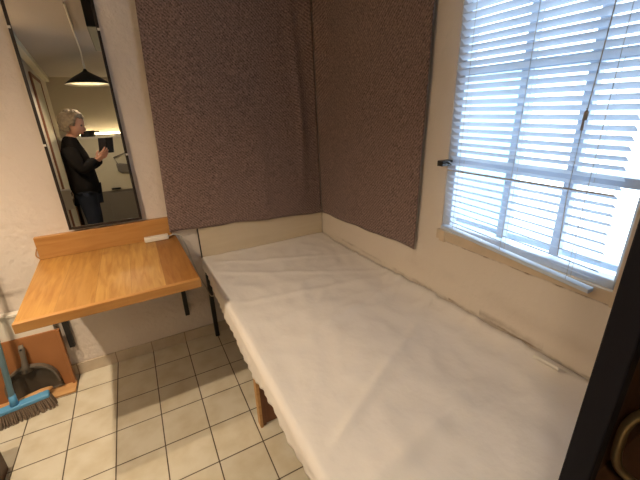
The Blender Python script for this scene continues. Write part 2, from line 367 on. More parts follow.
# ------------------------------------------------------------------ bed with headboard
bed = thing('bed', 'single bed along the window wall with pale board headboard and dark leg', 'bed', (1.21, -.97, 0))
BX0, BX1, BZ, BY1 = .785, 1.640, .565, -1.925
bm = bmesh.new(); add_box(bm, (BX0+.01, BY1+.01, .47), (BX1, -.024, BZ-.022)); obj('mattress', bm, 'mattress', bed, bevel=.025, seg=4)
bm = bmesh.new()
for y in (-.06, BY1+.04): add_box(bm, (BX0+.03, y-.02, .43), (BX1-.02, y+.02, .47))
for x in (BX0+.05, BX1-.05): add_box(bm, (x-.018, BY1+.02, .425), (x+.018, -.04, .468))
for k in range(11): add_box(bm, (BX0+.05, -.16-k*.165-.03, .466), (BX1-.05, -.16-k*.165+.03, .4705))
obj('bed_frame', bm, 'redwood', bed)
hb = bmesh.new(); add_box(hb, (.790, -.020, .50), (1.648, -.002, .772)); h = obj('headboard', hb, 'board', bed, bevel=.002); h['label'] = 'pale cream board headboard'
eb = bmesh.new(); add_box(eb, (.7835, -.0205, .50), (.790, -.002, .774)); obj('edge_strip', eb, 'blackframe', h)
# dark steel leg with a bent brace at the head end
lb = bmesh.new(); add_box(lb, (.786, -.062, 0), (.812, -.032, .455)); add_box(lb, (.788, -.060, .40), (.81, -.034, .47))
l = obj('leg', lb, 'black', bed, bevel=.003); l['label'] = 'black steel leg'
lb = bmesh.new(); add_box(lb, (.826, -.895, 0), (.846, -.868, .44)); add_box(lb, (.846, -.886, 0), (1.02, -.870, .44))
l = obj('leg', lb, 'redwood', bed, bevel=.002); l['label'] = 'wooden plank leg'
lb = bmesh.new(); add_box(lb, (.814, -.902, 0), (.8275, -.862, .44)); obj('leg_edge', lb, 'pine', l)
lb = bmesh.new(); add_box(lb, (.80, BY1+.01, 0), (.84, BY1+.05, .43)); obj('leg', lb, 'redwood', bed)
for y in (-.09, BY1+.01):
    lb = bmesh.new(); add_box(lb, (BX1-.05, y, 0), (BX1-.01, y+.04, .43)); obj('leg', lb, 'redwood', bed)

# white sheet: draped grid, hem hanging along the open side
HEM = [(-.02, .565), (-.10, .535), (-.28, .535), (-.45, .503), (-.65, .480), (-.90, .466), (-1.07, .458), (-1.2, .492), (-1.32, .505), (-1.42, .488), (-1.51, .495), (-1.6, .52), (-1.95, .50)]
def hem_z(y):
    for (a, za), (b, zb) in zip(HEM, HEM[1:]):
        if b <= y <= a: return za + (zb-za)*(a-y)/(a-b)
    return HEM[-1][1]
def sheet_pt(s, y):
    """s: 0 at the wall .. 1 at the left rim .. 2 at the hem"""
    zt = BZ + .008
    nz = noise.noise(Vector((s*2.1, y*1.5, .3)))*.014 + noise.noise(Vector((s*5, y*2.2+s*3, 1.7)))*.006 + abs(noise.noise(Vector((s*6-y*2, y*6+s*4, 4.1))))*-.010 + noise.noise(Vector((s*9+y*4, y*11-s*3, 8)))*.0025
    # long diagonal creases
    for (c0, sl, wd, am) in ((-.30, .35, .018, .006), (-.52, .5, .02, .006), (-1.02, -.25, .03, .008), (-1.35, -.45, .022, .007), (-1.62, -.15, .03, .009), (-.75, .15, .025, .005)):
        q = y - (c0 + sl*(s-.5)); nz += 1.7*am*math.exp(-(q/wd)**2)*(.5+.5*noise.noise(Vector((s*3, c0*7, 0))))
    # lifted edge against the window wall
    if s < .12:
        k = 1 - s/.12; lift = .030*max(0, min(1, (-y-.35)/.7))
        nz += lift*k*k*(1+.15*noise.noise(Vector((y*9, 5, 0)))) + .003*k*noise.noise(Vector((y*30, 9, 0)))
    x0 = XR - .006; x1 = .800; R = .026
    edge = min(1, s)
    fade = 1 if s < .9 else max(0, (1-s)/.1) if s < 1 else 0
    end = max(0, min(1, -y/.06))
    if s <= 1:
        return Vector((x0 + (x1-x0)*s, y, zt + nz*fade*end))
    t = (s-1)
    hz = hem_z(y)
    sc_ = math.sin(y*2*PI/.052 + 2.6*math.sin(y*11))*.18 + 1.4*noise.noise(Vector((y*17, 2, 0)))
    hz += .0045*sc_
    L = zt - hz
    arc = R*PI/2
    d = t*max(L - R + arc, .01)
    if d < arc:
        a = d/R; return Vector((x1 - R*math.sin(a), y, zt - R + R*math.cos(a)))
    f = (d-arc)/max(L-R, .001)
    wv = math.sin(y*2*PI/.052 + 1.3*math.sin(y*11))*.002*f + noise.noise(Vector((y*7, 3, f)))*.007*f + noise.noise(Vector((y*19, 6, f)))*.004*f
    return Vector((x1 - R - .004*f + wv, y, zt - R - (d-arc)))
bm = bmesh.new()
SS = [i/46 for i in range(47)] + [1 + i/14 for i in range(1, 15)]
NY = 210
grid = [[bm.verts.new(sheet_pt(s, -.022 - (1.915)*j/NY)) for s in SS] for j in range(NY+1)]
for j in range(NY):
    for i in range(len(SS)-1):
        bm.faces.new((grid[j][i], grid[j][i+1], grid[j+1][i+1], grid[j+1][i]))
sh = obj('bed_sheet', bm, 'sheet', smooth=True)
so = sh.modifiers.new('thick', 'SOLIDIFY'); so.thickness = .003; so.offset = 1
tag(sh, 'creased white cotton sheet covering the whole bed with its hem hanging', 'bed sheet')

# white plastic strip lying on the sheet by the window wall
bm = bmesh.new()
a, b_ = Vector((1.600, -1.622, .611)), Vector((1.604, -1.702, .611))
d = (b_-a).normalized()
add_tube(bm, [a, a+(b_-a)*.5, b_], .007, 8)
st = obj('plastic_strip', bm, 'white', bevel=.001); tag(st, 'short white plastic strip lying on the sheet near the window wall', 'strip')

# ------------------------------------------------------------------ tweed cloths hung on the walls around the bed corner
def cloth(name, fn, nu, nv, label):
    bm = bmesh.new()
    g = [[bm.verts.new(fn(i/nu, j/nv)) for i in range(nu+1)] for j in range(nv+1)]
    for j in range(nv):
        for i in range(nu): bm.faces.new((g[j][i], g[j][i+1], g[j+1][i+1], g[j+1][i]))
    o = obj(name, bm, 'weave', smooth=True)
    m = o.modifiers.new('thick', 'SOLIDIFY'); m.thickness = .004; m.offset = 0
    return tag(o, label, 'wall hanging')
ZT = CEIL - .02
def corner(k): return 1.634 - .050*k, -.040 - .045*k
def back_cloth(u, v):
    zb = .776 - .046*u + .003*math.sin(u*19) + .004*noise.noise(Vector((u*9, 0, 0)))
    z = ZT + (zb-ZT)*v
    k = (z-.75)/1.25
    cx_, cy_ = corner(k)
    x0 = .628 + .052*k
    x = x0 + (cx_-x0)*u
    fold = .007*math.sin(u*9 + 1.2*v) * (.4+.6*v) + .007*noise.noise(Vector((u*5, v*1.4, 2)))
    # hanging folds close to the corner
    c = .855 + .035*math.sin(v*3.0)
    fold += .017*math.exp(-((u-c)/.030)**2)*math.sin(PI*min(1, max(0, v*1.05)))
    fold += .010*math.exp(-((u-.60)/.035)**2)*max(0, v-.35)
    b = max(0, (u-.80)/.20)**2
    y = (-.036 - max(-.010, fold))*(1-b) + cy_*b
    return Vector((x, y, z))
cloth('tweed_curtain', back_cloth, 110, 60, 'dark grey brown tweed cloth hung flat on the wall beside the mirror')
def side_cloth(u, v):
    zb = .730 + .048*u + .004*math.sin(u*15+1) + .005*noise.noise(Vector((u*8, 4, 0)))
    z = ZT + (zb-ZT)*v
    k = (z-.75)/1.25
    cx_, cy_ = corner(k)
    ye = -.985 - .022*k
    y = cy_ - .004 + (ye-cy_+.004)*u
    fold = .005*math.sin(u*11 + .8*v + 2)*(.4+.6*v) + .007*noise.noise(Vector((u*4, v*1.6, 7)))
    b = max(0, 1-u/.16)**2
    x = (XR - .020 - max(-.010, fold))*(1-b) + (cx_+.003)*b
    return Vector((x, y, z))
cloth('tweed_curtain', side_cloth, 100, 60, 'dark grey brown tweed cloth hung on the wall next to the window')

# ------------------------------------------------------------------ mirror
mir = thing('wall_mirror', 'tall narrow wall mirror in a thin black frame above the wooden table', 'mirror', (.33, -.02, .86))
th = math.radians(1.2); Rm = Matrix.Rotation(-th, 3, 'X'); piv = Vector((.33, -.024, .862))
MX0, MX1, MZ0, MZ1, FWD = .163, .505, .877, 2.06, .013
def mbox(bm, lo, hi): add_box(bm, lo, hi, Rm, piv)
bm = bmesh.new()
mbox(bm, (MX0, -.036, MZ0), (MX0+FWD, -.020, MZ1)); mbox(bm, (MX1-FWD, -.036, MZ0), (MX1, -.020, MZ1))
mbox(bm, (MX0+FWD, -.036, MZ0), (MX1-FWD, -.020, MZ0+FWD)); mbox(bm, (MX0+FWD, -.036, MZ1-FWD), (MX1-FWD, -.020, MZ1))
obj('mirror_frame', bm, 'blackframe', mir, bevel=.0015)
bm = bmesh.new(); mbox(bm, (MX0+.008, -.033, MZ0+.008), (MX1-.008, -.022, MZ1-.008)); obj('mirror_glass', bm, 'mirror', mir)
for (x, z) in ((MX0+.004, 1.79), (MX1-.004, 1.80), (MX0+.004, 1.30), (MX1-.004, 1.23)):
    bm = bmesh.new(); mbox(bm, (x-.006, -.0385, z-.005), (x+.006, -.0355, z+.005)); obj('mirror_clip', bm, 'white', mir)

# ------------------------------------------------------------------ wall table
tb = thing('wall_table', 'wooden wall table of oiled planks with backboard and black steel brackets', 'table', (.34, -.35, .70))
bm = bmesh.new()
poly = [(.002, -.004), (.660, -.004), (.682, -.690), (.034, -.704)]
add_prism(bm, poly, .034, Matrix.Translation((0, 0, .711))); obj('tabletop', bm, 'plank', tb, bevel=.003)
bm = bmesh.new()
f = Vector((.682-.034, -.690+.704, 0)).normalized(); s_ = Vector((f.y, -f.x, 0))
M4 = Matrix(((f.x, -s_.x*-1, 0, .034), (f.y, -s_.y*-1, 0, -.704), (0, 0, 1, .709), (0, 0, 0, 1)))
add_box(bm, (0, -.010, 0), (.648, .012, .040))
for v in bm.verts: v.co = Vector((.034, -.704, .709)) + f*v.co.x + Vector((-f.y, f.x, 0))*v.co.y + Vector((0, 0, v.co.z))
obj('front_edge', bm, 'woodedge', tb, bevel=.003)
bm = bmesh.new(); add_box(bm, (.006, -.030, .745), (.640, -.002, .862)); obj('backboard', bm, 'woodedge', tb, bevel=.003)
for x in (.014, .640):
    bm = bmesh.new()
    xw = x
    add_box(bm, (xw-.013, -.030, .200), (xw+.013, -.004, .711)); xa = xw + (.030 if x < .3 else -.02); add_box(bm, (xa-.014, -.50, .690), (xa+.014, -.004, .711))
    obj('bracket', bm, 'black', tb, bevel=.002)

# white power strip on the table and its lead
ps = thing('power_strip', 'slim white power block on the table against its backboard', 'power strip', (.565, -.045, .745))
bm = bmesh.new(); add_box(bm, (.492, -.070, .746), (.618, -.034, .772)); obj('strip_body', bm, 'white', ps, bevel=.004)
def spline(pts, n=8):
    out = []
    P = [Vector(p) for p in pts]; P = [P[0]] + P + [P[-1]]
    for i in range(1, len(P)-2):
        for k in range(n):
            t = k/n; a, b, c, d = P[i-1:i+3]
            out.append(.5*((2*b)+(c-a)*t+(2*a-5*b+4*c-d)*t*t+(3*b-a-3*c+d)*t**3))
    out.append(P[-2]); return out
bm = bmesh.new(); add_tube(bm, spline([(.618, -.052, .757), (.65, -.05, .763), (.682, -.05, .745), (.705, -.045, .67), (.722, -.04, .58), (.742, -.06, .48), (.765, -.12, .42), (.775, -.22, .40), (.80, -.26, .42)]), .0035, 8)
obj('power_lead', bm, 'cord', ps, smooth=True)

# thin lead peeping out left of the backboard
bm = bmesh.new(); add_tube(bm, spline([(.002, -.012, .80), (-.008, -.014, .765), (.006, -.02, .742), (-.006, -.012, .70), (-.01, -.01, .60)]), .003, 6)
tag(obj('thin_cable', bm, 'woodedge', smooth=True), 'thin tan cable at the left end of the table backboard', 'cable')

# ------------------------------------------------------------------ corner under the table: white box, brown tray, dustpan, brush, broom
wb = thing('white_box', 'low white painted box against the wall behind the brown board', 'box', (-.20, -.03, 0))
bm = bmesh.new(); add_box(bm, (-.42, -.050, .0), (-.030, -.0135, .478)); obj('box_body', bm, 'white', wb, bevel=.003)
bm = bmesh.new(); add_box(bm, (-.425, -.058, .478), (-.024, -.0135, .492)); obj('box_lid', bm, 'white', wb, bevel=.003)

tr = thing('wooden_tray', 'brown board tray standing on end beside the white box', 'tray', (-.19, -.10, 0))
R_ = Matrix.Rotation(math.radians(-4), 3, 'X')
bm = bmesh.new(); add_box(bm, (-.40, -.086, .012), (-.022, -.074, .352), R_, (0, -.08, .012)); obj('back_panel', bm, 'brownboard', tr, bevel=.002)
bm = bmesh.new(); add_box(bm, (-.022, -.100, .012), (-.008, -.070, .350), R_, (0, -.08, .012)); obj('side_panel', bm, 'brownboard', tr, bevel=.002)
bm = bmesh.new(); add_box(bm, (-.40, -.168, 0), (-.004, -.072, .012)); o = obj('base_board', bm, 'pine', tr, bevel=.002); o['label'] = 'pale pine base board'

# dustpan, leaning with its handle up
dp = thing('dustpan', 'grey plastic dustpan leaning upright on the brown board', 'dustpan', (-.19, -.12, .012))
tilt = Matrix.Rotation(math.radians(-4), 4, 'X')
F = Matrix.Translation((-.178, -.0935, .016)) @ tilt @ Matrix.Rotation(math.radians(-3), 4, 'Y') @ Matrix.Rotation(PI/2, 4, 'X')
# local: x across, y up, z towards the room
def pan_outline(sx, top):
    pts = []
    for k in range(25):
        a = PI*k/24
        pts.append((sx*math.cos(a), .045 + (top-.045)*math.sin(a)**.75))
    return [(sx*1.02, 0)] + pts + [(-sx*1.02, 0)]
bm = bmesh.new()
out = pan_outline(.118, .186); inn = pan_outline(.109, .176)
add_prism(bm, out, .004, F); pan = obj('pan', bm, 'pan', dp, bevel=.001)
bm = bmesh.new()
n = len(out)
ring = [[bm.verts.new(F @ Vector((p[0], p[1], z))) for p in src] for src, z in ((out, .002), (out, .030), (inn, .030), (inn, .002))]
for i in range(1, n-2):
    for a, b in ((0, 1), (1, 2), (2, 3), (3, 0)):
        bm.faces.new((ring[a][i], ring[a][i+1], ring[b][i+1], ring[b][i]))
obj('rim', bm, 'panrim', dp, smooth=False)
bm = bmesh.new(); add_prism(bm, [(-.118, 0), (.118, 0), (.118, .010), (-.118, .010)], .006, F); o = obj('lip', bm, 'panrim', dp)
bm = bmesh.new()
hp = [F @ Vector(p) for p in ((.0, .160, .022), (.004, .20, .024), (.010, .235, .024), (.016, .285, .022), (.018, .310, .018))]
add_tube(bm, hp, [.026, .015, .012, .014, .010], 12); o = obj('handle', bm, 'panrim', dp, smooth=True)
bm = bmesh.new(); add_tube(bm, [F @ Vector((.0165, .292, .008)), F @ Vector((.0165, .292, .038))], .005, 10); obj('hanging_hole', bm, 'black', o)

# hand brush
hbk = thing('hand_brush', 'small wooden hand brush lying in front of the grey dustpan', 'brush', (-.18, -.14, .012))
ax = Vector((.93, .34, 0)).normalized(); c0 = Vector((-.178, -.148, 0))
bm = bmesh.new()
sec = [(-.078, .006), (-.06, .017), (-.02, .020), (.03, .019), (.06, .013), (.078, .006)]
add_tube(bm, [c0 + ax*s + Vector((0, 0, .047)) for s, r in sec], [r for s, r in sec], 12)
obj('brush_block', bm, 'pine', hbk, smooth=True)
bm = bmesh.new()
Fb = Matrix(((ax.x, -ax.y, 0, c0.x), (ax.y, ax.x, 0, c0.y), (0, 0, 1, .0125), (0, 0, 0, 1)))
add_box(bm, (-.055, -.013, 0), (.058, .013, .032))
for v in bm.verts: v.co = Fb @ v.co
o = obj('brush_bristles', bm, 'bristle', hbk)

# broom
bro = thing('broom', 'broom with blue head and pale blue handle on the floor tiles', 'broom', (-.22, -.26, 0))
bx = Vector((.985, .17, 0)).normalized(); by = Vector((-bx.y, bx.x, 0)); bc = Vector((-.245, -.240, 0))
def BF(p): return bc + bx*p[0] + by*p[1] + Vector((0, 0, p[2]))
bm = bmesh.new()
for v in add_box(bm, (-.155, -.024, .068), (.150, .024, .092)): v.co = BF(v.co)
obj('head', bm, 'blue', bro, bevel=.008, seg=3)
bm = bmesh.new()
for i in range(40):
    for j in range(5):
        x = -.148 + .296*i/39; y = -.018 + .036*j/4
        fx = x*1.10 + random.uniform(-.004, .004); fy = (y*1.7 + random.uniform(-.004, .004))
        add_tube(bm, [BF((x, y, .072)), BF(((x+fx)/2, (y+fy)/2, .035)), BF((fx, fy, .003))], [.0042, .0040, .0034], 5)
o = obj('bristles', bm, 'bristle', bro); o['kind'] = 'stuff'
bm = bmesh.new(); h0 = BF((.010, 0, .086)); hdir = Vector((-.235, .09, .93)).normalized()
hdir = Vector((.04, .175, 1.0)).normalized()
add_tube(bm, [h0, h0+hdir*.06], [.018, .014], 14); so_ = obj('socket', bm, 'blue', bro, smooth=True)
hdir = Vector((.04, .175, 1.0)).normalized()
bm = bmesh.new(); add_tube(bm, [h0+Vector((0, 0, .01)), h0+hdir*1.20], .0125, 14); obj('handle', bm, 'handleblue', bro, smooth=True)

# dark low cupboard edge at the lower left corner of the view
dc = thing('dark_cupboard', 'dark brown low cupboard beside the broom, corner showing', 'cupboard', (-.33, -.9, 0))
bm = bmesh.new(); add_box(bm, (-.44, -1.20, .0), (-.215, -.545, .30)); obj('body', bm, 'brownint', dc, bevel=.004)
bm = bmesh.new(); add_box(bm, (-.445, -1.205, .30), (-.209, -.540, .318)); obj('top', bm, 'brownint', dc, bevel=.004)

# ------------------------------------------------------------------ blind
bl = thing('venetian_blind', 'white slatted blind hanging over the window, bottom rail askew', 'blind', (1.62, -1.44, 1.98))
XB = 1.622; YL, YRr = -1.158, -1.722
bm = bmesh.new()
pitch, wid, tl = .0247, .029, math.radians(33)
zs = []
z = 2.02
while z > .955: zs.append(z); z -= pitch
for i, z in enumerate(zs):
    k = max(0, (1.12-z)/.18); k = min(1, k)
    prof = []
    for q in range(5):
        t = (q/4-.5)
        px = t*wid; pz = .0016*(1-4*t*t)
        prof.append((px*math.cos(tl)+pz*math.sin(tl)*-1*-1, -px*math.sin(tl)+pz*math.cos(tl)))
    # room edge (-x) is the high edge
    rows = []
    jit = random.uniform(-.0008, .0008); jr = random.uniform(-.0025, .0025)
    for y in (YL+jr, (YL*2+YRr)/3, (YL+2*YRr)/3, YRr+jr):
        f = (YL-y)/(YL-YRr)
        dz = jit + k*(.018*(1-f) - .020*f)
        rows.append([bm.verts.new((XB+px, y, z+pz+dz)) for px, pz in prof])
    for r0, r1 in zip(rows, rows[1:]):
        for q in range(4): bm.faces.new((r0[q], r0[q+1], r1[q+1], r1[q]))
slo = obj('slats', bm, 'slat', bl, smooth=True)
bm = bmesh.new(); add_box(bm, (XB-.017, YRr, .898), (XB+.012, YL, .912))
for v in bm.verts:
    f = (YL-v.co.y)/(YL-YRr); v.co.z += .040*(1-f)
obj('bottom_rail', bm, 'winpaint', bl, bevel=.003)
bm = bmesh.new(); add_box(bm, (XB-.02, YRr, 2.03), (XB+.02, YL, 2.07)); obj('head_rail', bm, 'winpaint', bl, bevel=.003)
for y in (-1.215, -1.43, -1.655):
    bm = bmesh.new(); f = (YL-y)/(YL-YRr); zb = .912 + .04*(1-f)
    for dx in (-.0125, .0125): add_tube(bm, [(XB+dx, y, zb-.004), (XB+dx, y, 2.035)], .0008, 5)
    obj('ladder_cord', bm, 'cord', bl)
bm = bmesh.new(); add_tube(bm, [(XB-.020, -1.628, 2.03), (XB-.022, -1.622, 1.62), (XB-.022, -1.614, 1.39)], .0014, 6)
add_tube(bm, [(XB-.022, -1.612, 1.36), (XB-.022, -1.612, 1.16), (XB-.02, -1.622, .985)], .0014, 6)
pc = obj('pull_cord', bm, 'cord', bl)
bm = bmesh.new(); add_tube(bm, [(XB-.022, -1.613, 1.402), (XB-.022, -1.614, 1.392), (XB-.022, -1.613, 1.372)], [.003, .0055, .0055], 8)
add_tube(bm, [(XB-.022, -1.611, 1.372), (XB-.022, -1.611, 1.346)], [.003, .004], 8)
obj('cord_tassel', bm, 'darkcord', pc)

# window catch and the thin stay rod
wc = thing('window_catch', 'small black window catch at the left side of the blind', 'window catch', (1.63, -1.12, 1.20))
bm = bmesh.new(); add_box(bm, (1.594, -1.146, 1.192), (1.652, -1.118, 1.214)); obj('catch_body', bm, 'black', wc, bevel=.003)
bm = bmesh.new(); add_tube(bm, [(1.598, -1.145, 1.204), (1.598, -1.165, 1.211), (1.60, -1.178, 1.206)], .003, 6); obj('catch_lever', bm, 'black', wc)
sr = bmesh.new(); add_tube(sr, [(1.606, -1.165, 1.181), (1.606, -1.720, 1.187)], .0025, 8)
tag(obj('stay_rod', sr, 'cord'), 'thin dull rod across the blind just below the window catch', 'rod')

# ------------------------------------------------------------------ black cabinet at the foot of the bed, brass jug inside
cb = thing('open_cabinet', 'tall black framed open cabinet with brown inside at the bed foot', 'cabinet', (1.37, -2.4, 0))
CX0, CX1, CY0, CY1, CZ = 1.10, 1.640, -2.80, -1.9490, 1.98
bm = bmesh.new(); add_box(bm, (CX0, CY1-.041, 0), (CX0+.030, CY1, CZ)); obj('stile', bm, 'blackpost', cb, bevel=.003)
bm = bmesh.new(); add_box(bm, (CX0, CY0, 0), (CX0+.030, CY0+.04, CZ)); obj('stile', bm, 'blackpost', cb, bevel=.003)
bm = bmesh.new(); add_box(bm, (CX0+.002, CY0+.04, CZ-.05), (CX0+.028, CY1-.041, CZ)); obj('rail', bm, 'blackpost', cb)
bm = bmesh.new(); add_box(bm, (CX0+.002, CY0+.04, 0), (CX0+.028, CY1-.041, .07)); obj('rail', bm, 'blackpost', cb)
for y0 in (CY1-.010, CY0):
    bm = bmesh.new(); add_box(bm, (CX0+.030, y0, 0), (CX1, y0+.010, CZ)); obj('side_panel', bm, 'brownint', cb)
bm = bmesh.new(); add_box(bm, (CX1-.012, CY0+.01, .02), (CX1, CY1-.010, CZ)); obj('back_panel', bm, 'brownint', cb)
for z in (.08, .70, 1.35, CZ-.02):
    bm = bmesh.new(); add_box(bm, (CX0+.030, CY0+.010, z-.018), (CX1-.012, CY1-.010, z)); obj('shelf', bm, 'brownint', cb)
jg = thing('brass_jug', 'dull brass jug with a curved handle on the cabinet shelf', 'jug', (1.255, -2.105, .70))
bm = bmesh.new(); jc = (1.255, -2.110, .701)
add_lathe(bm, [(.001, 0), (.052, 0), (.056, .01), (.070, .06), (.072, .10), (.060, .16), (.044, .20), (.043, .235), (.050, .262), (.047, .262), (.040, .235), (.040, .20), (.055, .16), (.066, .10), (.05, .012), (.001, .010)], jc)
obj('jug_body', bm, 'brass', jg, smooth=True)
bm = bmesh.new()
hp = spline([(1.245, -2.070, .925), (1.238, -2.040, .937), (1.230, -2.010, .925), (1.226, -1.990, .895), (1.226, -1.980, .86), (1.228, -1.979, .82), (1.230, -1.981, .785), (1.236, -1.99, .755), (1.246, -2.02, .738), (1.25, -2.045, .740)])
add_tube(bm, hp, .0085, 10); obj('jug_handle', bm, 'brass', jg, smooth=True)

# ------------------------------------------------------------------ lamps
def ceiling_spot(x, y, z, watts, cone, label):
    t = thing('spot_lamp', label, 'lamp', (x, y, CEIL), 'small ceiling spots over the table side')
    bm = bmesh.new(); add_lathe(bm, [(.001, CEIL-.0005), (.055, CEIL-.0005), (.055, CEIL-.008), (.045, z+.004), (.042, z+.004), (.040, z+.022), (.001, z+.022)], (x, y, 0), 24)
    obj('lamp_housing', bm, 'white', t, smooth=False)
    bm = bmesh.new(); add_lathe(bm, [(.001, z+.014), (.036, z+.014), (.036, z+.020), (.001, z+.020)], (x, y, 0), 24)
    obj('lamp_lens', bm, 'bulb', t)
    ld = bpy.data.lights.new('spot_light', 'SPOT'); ld.energy = watts; ld.color = WARM; ld.spot_size = math.radians(cone); ld.spot_blend = 1.0; ld.shadow_soft_size = .022
    lo = bpy.data.objects.new('spot_light', ld); C.objects.link(lo); lo.location = (0, 0, z-.012-CEIL); lo.parent = t
ceiling_spot(-.253, -1.142, 2.06, SPOT_FAR, 150, 'small white ceiling spot lamp farther from the table wall')
ceiling_spot(-.266, -.524, 2.06, SPOT_NEAR, 72, 'small white ceiling spot lamp nearer to the table wall')

pn = thing('pendant_lamp', 'black shallow pendant lamp glowing pale inside, seen in the mirror', 'lamp', (.272, -2.40, 1.82))
bm = bmesh.new(); pc_ = (.272, -2.40, 0)
add_lathe(bm, [(.012, 1.965), (.022, 1.945), (.06, 1.922), (.12, 1.888), (.175, 1.848), (.205, 1.822), (.202, 1.819), (.172, 1.844), (.117, 1.884), (.058, 1.917), (.02, 1.938), (.001, 1.940)], pc_, 48)
shd = obj('lamp_shade', bm, 'black', pn, smooth=True)
shd.data.materials.append(M['shadein'])
for p in shd.data.polygons:
    if p.index >= 48*5: p.material_index = 1
bm = bmesh.new(); add_lathe(bm, [(.001, 1.897), (.05, 1.895), (.085, 1.880), (.06, 1.867), (.001, 1.863)], pc_, 24); obj('bulb', bm, 'pbulb', pn, smooth=True)
bm = bmesh.new(); add_tube(bm, [(.272, -2.40, 1.96), (.272, -2.40, 2.03)], [.012, .008], 12); obj('lamp_stem', bm, 'white', pn)
bm = bmesh.new(); add_tube(bm, [(.272, -2.40, 2.02), (.274, -2.38, 2.075), (.285, -2.2, 2.088), (.31, -1.5, 2.092), (.34, -.75, 2.092)], .006, 8); obj('lamp_cord', bm, 'white', pn)

# long black box fixed under the ceiling (seen at the top of the mirror)
bm = bmesh.new(); add_box(bm, (.432, -1.42, 1.955), (.72, -.66, 2.0995))
tag(obj('ceiling_box', bm, 'black', bevel=.006), 'long black box fixed under the ceiling, seen at the top of the mirror', 'box')

# ------------------------------------------------------------------ kitchen end of the room (seen only in the mirror)
KY = -3.40
ku = thing('kitchen_unit', 'white kitchen unit with grey lower front reflected in the mirror', 'kitchen unit', (.5, -3.7, 0))
bm = bmesh.new(); add_box(bm, (-.22, YF+.01, .60), (1.20, KY, 1.285)); obj('unit_body', bm, 'cabwhite', ku, bevel=.003)
bm = bmesh.new(); add_box(bm, (-.22, YF+.01, 0), (1.20, KY-.01, .60)); obj('lower_body', bm, 'greypaint', ku)
bm = bmesh.new(); add_box(bm, (.135, KY-.01, .10), (.62, KY+.012, .565)); o = obj('grey_drawer', bm, 'greypaint', ku, bevel=.004); o['label'] = 'grey drawer front'
bm = bmesh.new(); add_box(bm, (.19, KY, .612), (.30, KY+.016, .634)); obj('drawer_handle', bm, 'black', o, bevel=.003)
bm = bmesh.new(); add_box(bm, (-.23, YF+.01, 1.285), (1.21, KY+.02, 1.312)); obj('unit_top', bm, 'white', ku, bevel=.003)
pt = thing('cooking_pot', 'black cooking pot on top of the white kitchen unit', 'pot', (.06, -3.55, 1.312))
bm = bmesh.new(); add_lathe(bm, [(.001, 0), (.075, 0), (.082, .01), (.082, .075), (.076, .075), (.076, .012), (.001, .010)], (.065, -3.52, 1.3125), 28); obj('pot_body', bm, 'black', pt, smooth=False)
bm = bmesh.new(); add_tube(bm, [(.14, -3.51, 1.372), (.20, -3.50, 1.376)], .009, 8); obj('pot_handle', bm, 'black', pt)
fp = thing('frying_pan', 'grey pan hanging on the white kitchen unit front', 'pan', (.385, KY, .88))
Fp = Matrix.Translation((.385, KY+.004, .885)) @ Matrix.Rotation(PI/2, 4, 'X') @ Matrix.Rotation(PI, 4, 'Y')
bm = bmesh.new(); add_prism(bm, [(-.075, .06), (-.03, .07), (.07, .05), (.075, .0), (.055, -.06), (-.03, -.065), (-.07, -.03)], .022, Matrix.Translation((.385, KY+.002, .885)) @ Matrix.Rotation(PI/2, 4, 'X') @ Matrix.Scale(-1, 4, (0, 0, 1)))
obj('pan_dish', bm, 'greypaint', fp, bevel=.005)
bm = bmesh.new(); add_tube(bm, [(.33, KY+.012, .945), (.30, KY+.014, 1.035), (.45, KY+.016, 1.085)], .008, 8); obj('pan_handle', bm, 'greypaint', fp)

# light tube lying on top of the kitchen unit, at the wall
lt = thing('tube_lamp', 'warm light tube on top of the white kitchen unit', 'lamp', (.5, -4.0, 1.312))
bm = bmesh.new(); add_box(bm, (-.1, -4.06, 1.3125), (1.1, -4.01, 1.335)); obj('tube_holder', bm, 'white', lt, bevel=.003)
bm = bmesh.new(); add_tube(bm, [(-.08, -4.035, 1.347), (1.08, -4.035, 1.347)], .012, 12); obj('light_tube', bm, 'tube', lt)

# white switch box on the partition
sb = thing('switch_box', 'white wall box with dark sockets on the left partition', 'switch box', (-.19, -2.35, .74))
bm = bmesh.new(); part_box(bm, -2.46, -2.30, .60, .80, 0, .09); obj('box_case', bm, 'white', sb, bevel=.004)
bm = bmesh.new(); part_box(bm, -2.44, -2.32, .64, .70, .09, .093); obj('socket', bm, 'black', sb)
bm = bmesh.new(); part_box(bm, -2.42, -2.34, .73, .77, .09, .093); obj('socket', bm, 'black', sb)

# ------------------------------------------------------------------ person holding a phone (seen in the mirror)
def skin_mesh(chains, sub=2):
    """each chain: list of (co, (rx, ry)), plus edges; grown by a skin modifier, returned as evaluated mesh"""
    me = bpy.data.meshes.new('skin_tmp'); vs, es, rs, roots = [], [], [], []
    for ch in chains:
        base = len(vs); roots.append(base)
        vs += [c for c, r in ch['v']]; rs += [r for c, r in ch['v']]
        es += [(a+base, b+base) for a, b in ch['e']]
    me.from_pydata(vs, es, [])
    o = bpy.data.objects.new('skin_tmp', me); C.objects.link(o)
    o.modifiers.new('s', 'SKIN'); 
    sk = me.skin_vertices[0].data if me.skin_vertices else None
    if sk is None:
        bm = bmesh.new(); bm.from_mesh(me); bm.verts.layers.skin.verify(); bm.to_mesh(me); bm.free(); sk = me.skin_vertices[0].data
    for i, r in enumerate(rs):
        sk[i].radius = r if isinstance(r, tuple) else (r, r); sk[i].use_root = i in roots
    s2 = o.modifiers.new('u', 'SUBSURF'); s2.levels = sub; s2.render_levels = sub
    dg = bpy.context.evaluated_depsgraph_get(); dg.update()
    res = bpy.data.meshes.new_from_object(o.evaluated_get(dg))
    bpy.data.objects.remove(o); bpy.data.meshes.remove(me)
    return res
def chain(pts): return {'v': pts, 'e': [(i, i+1) for i in range(len(pts)-1)]}

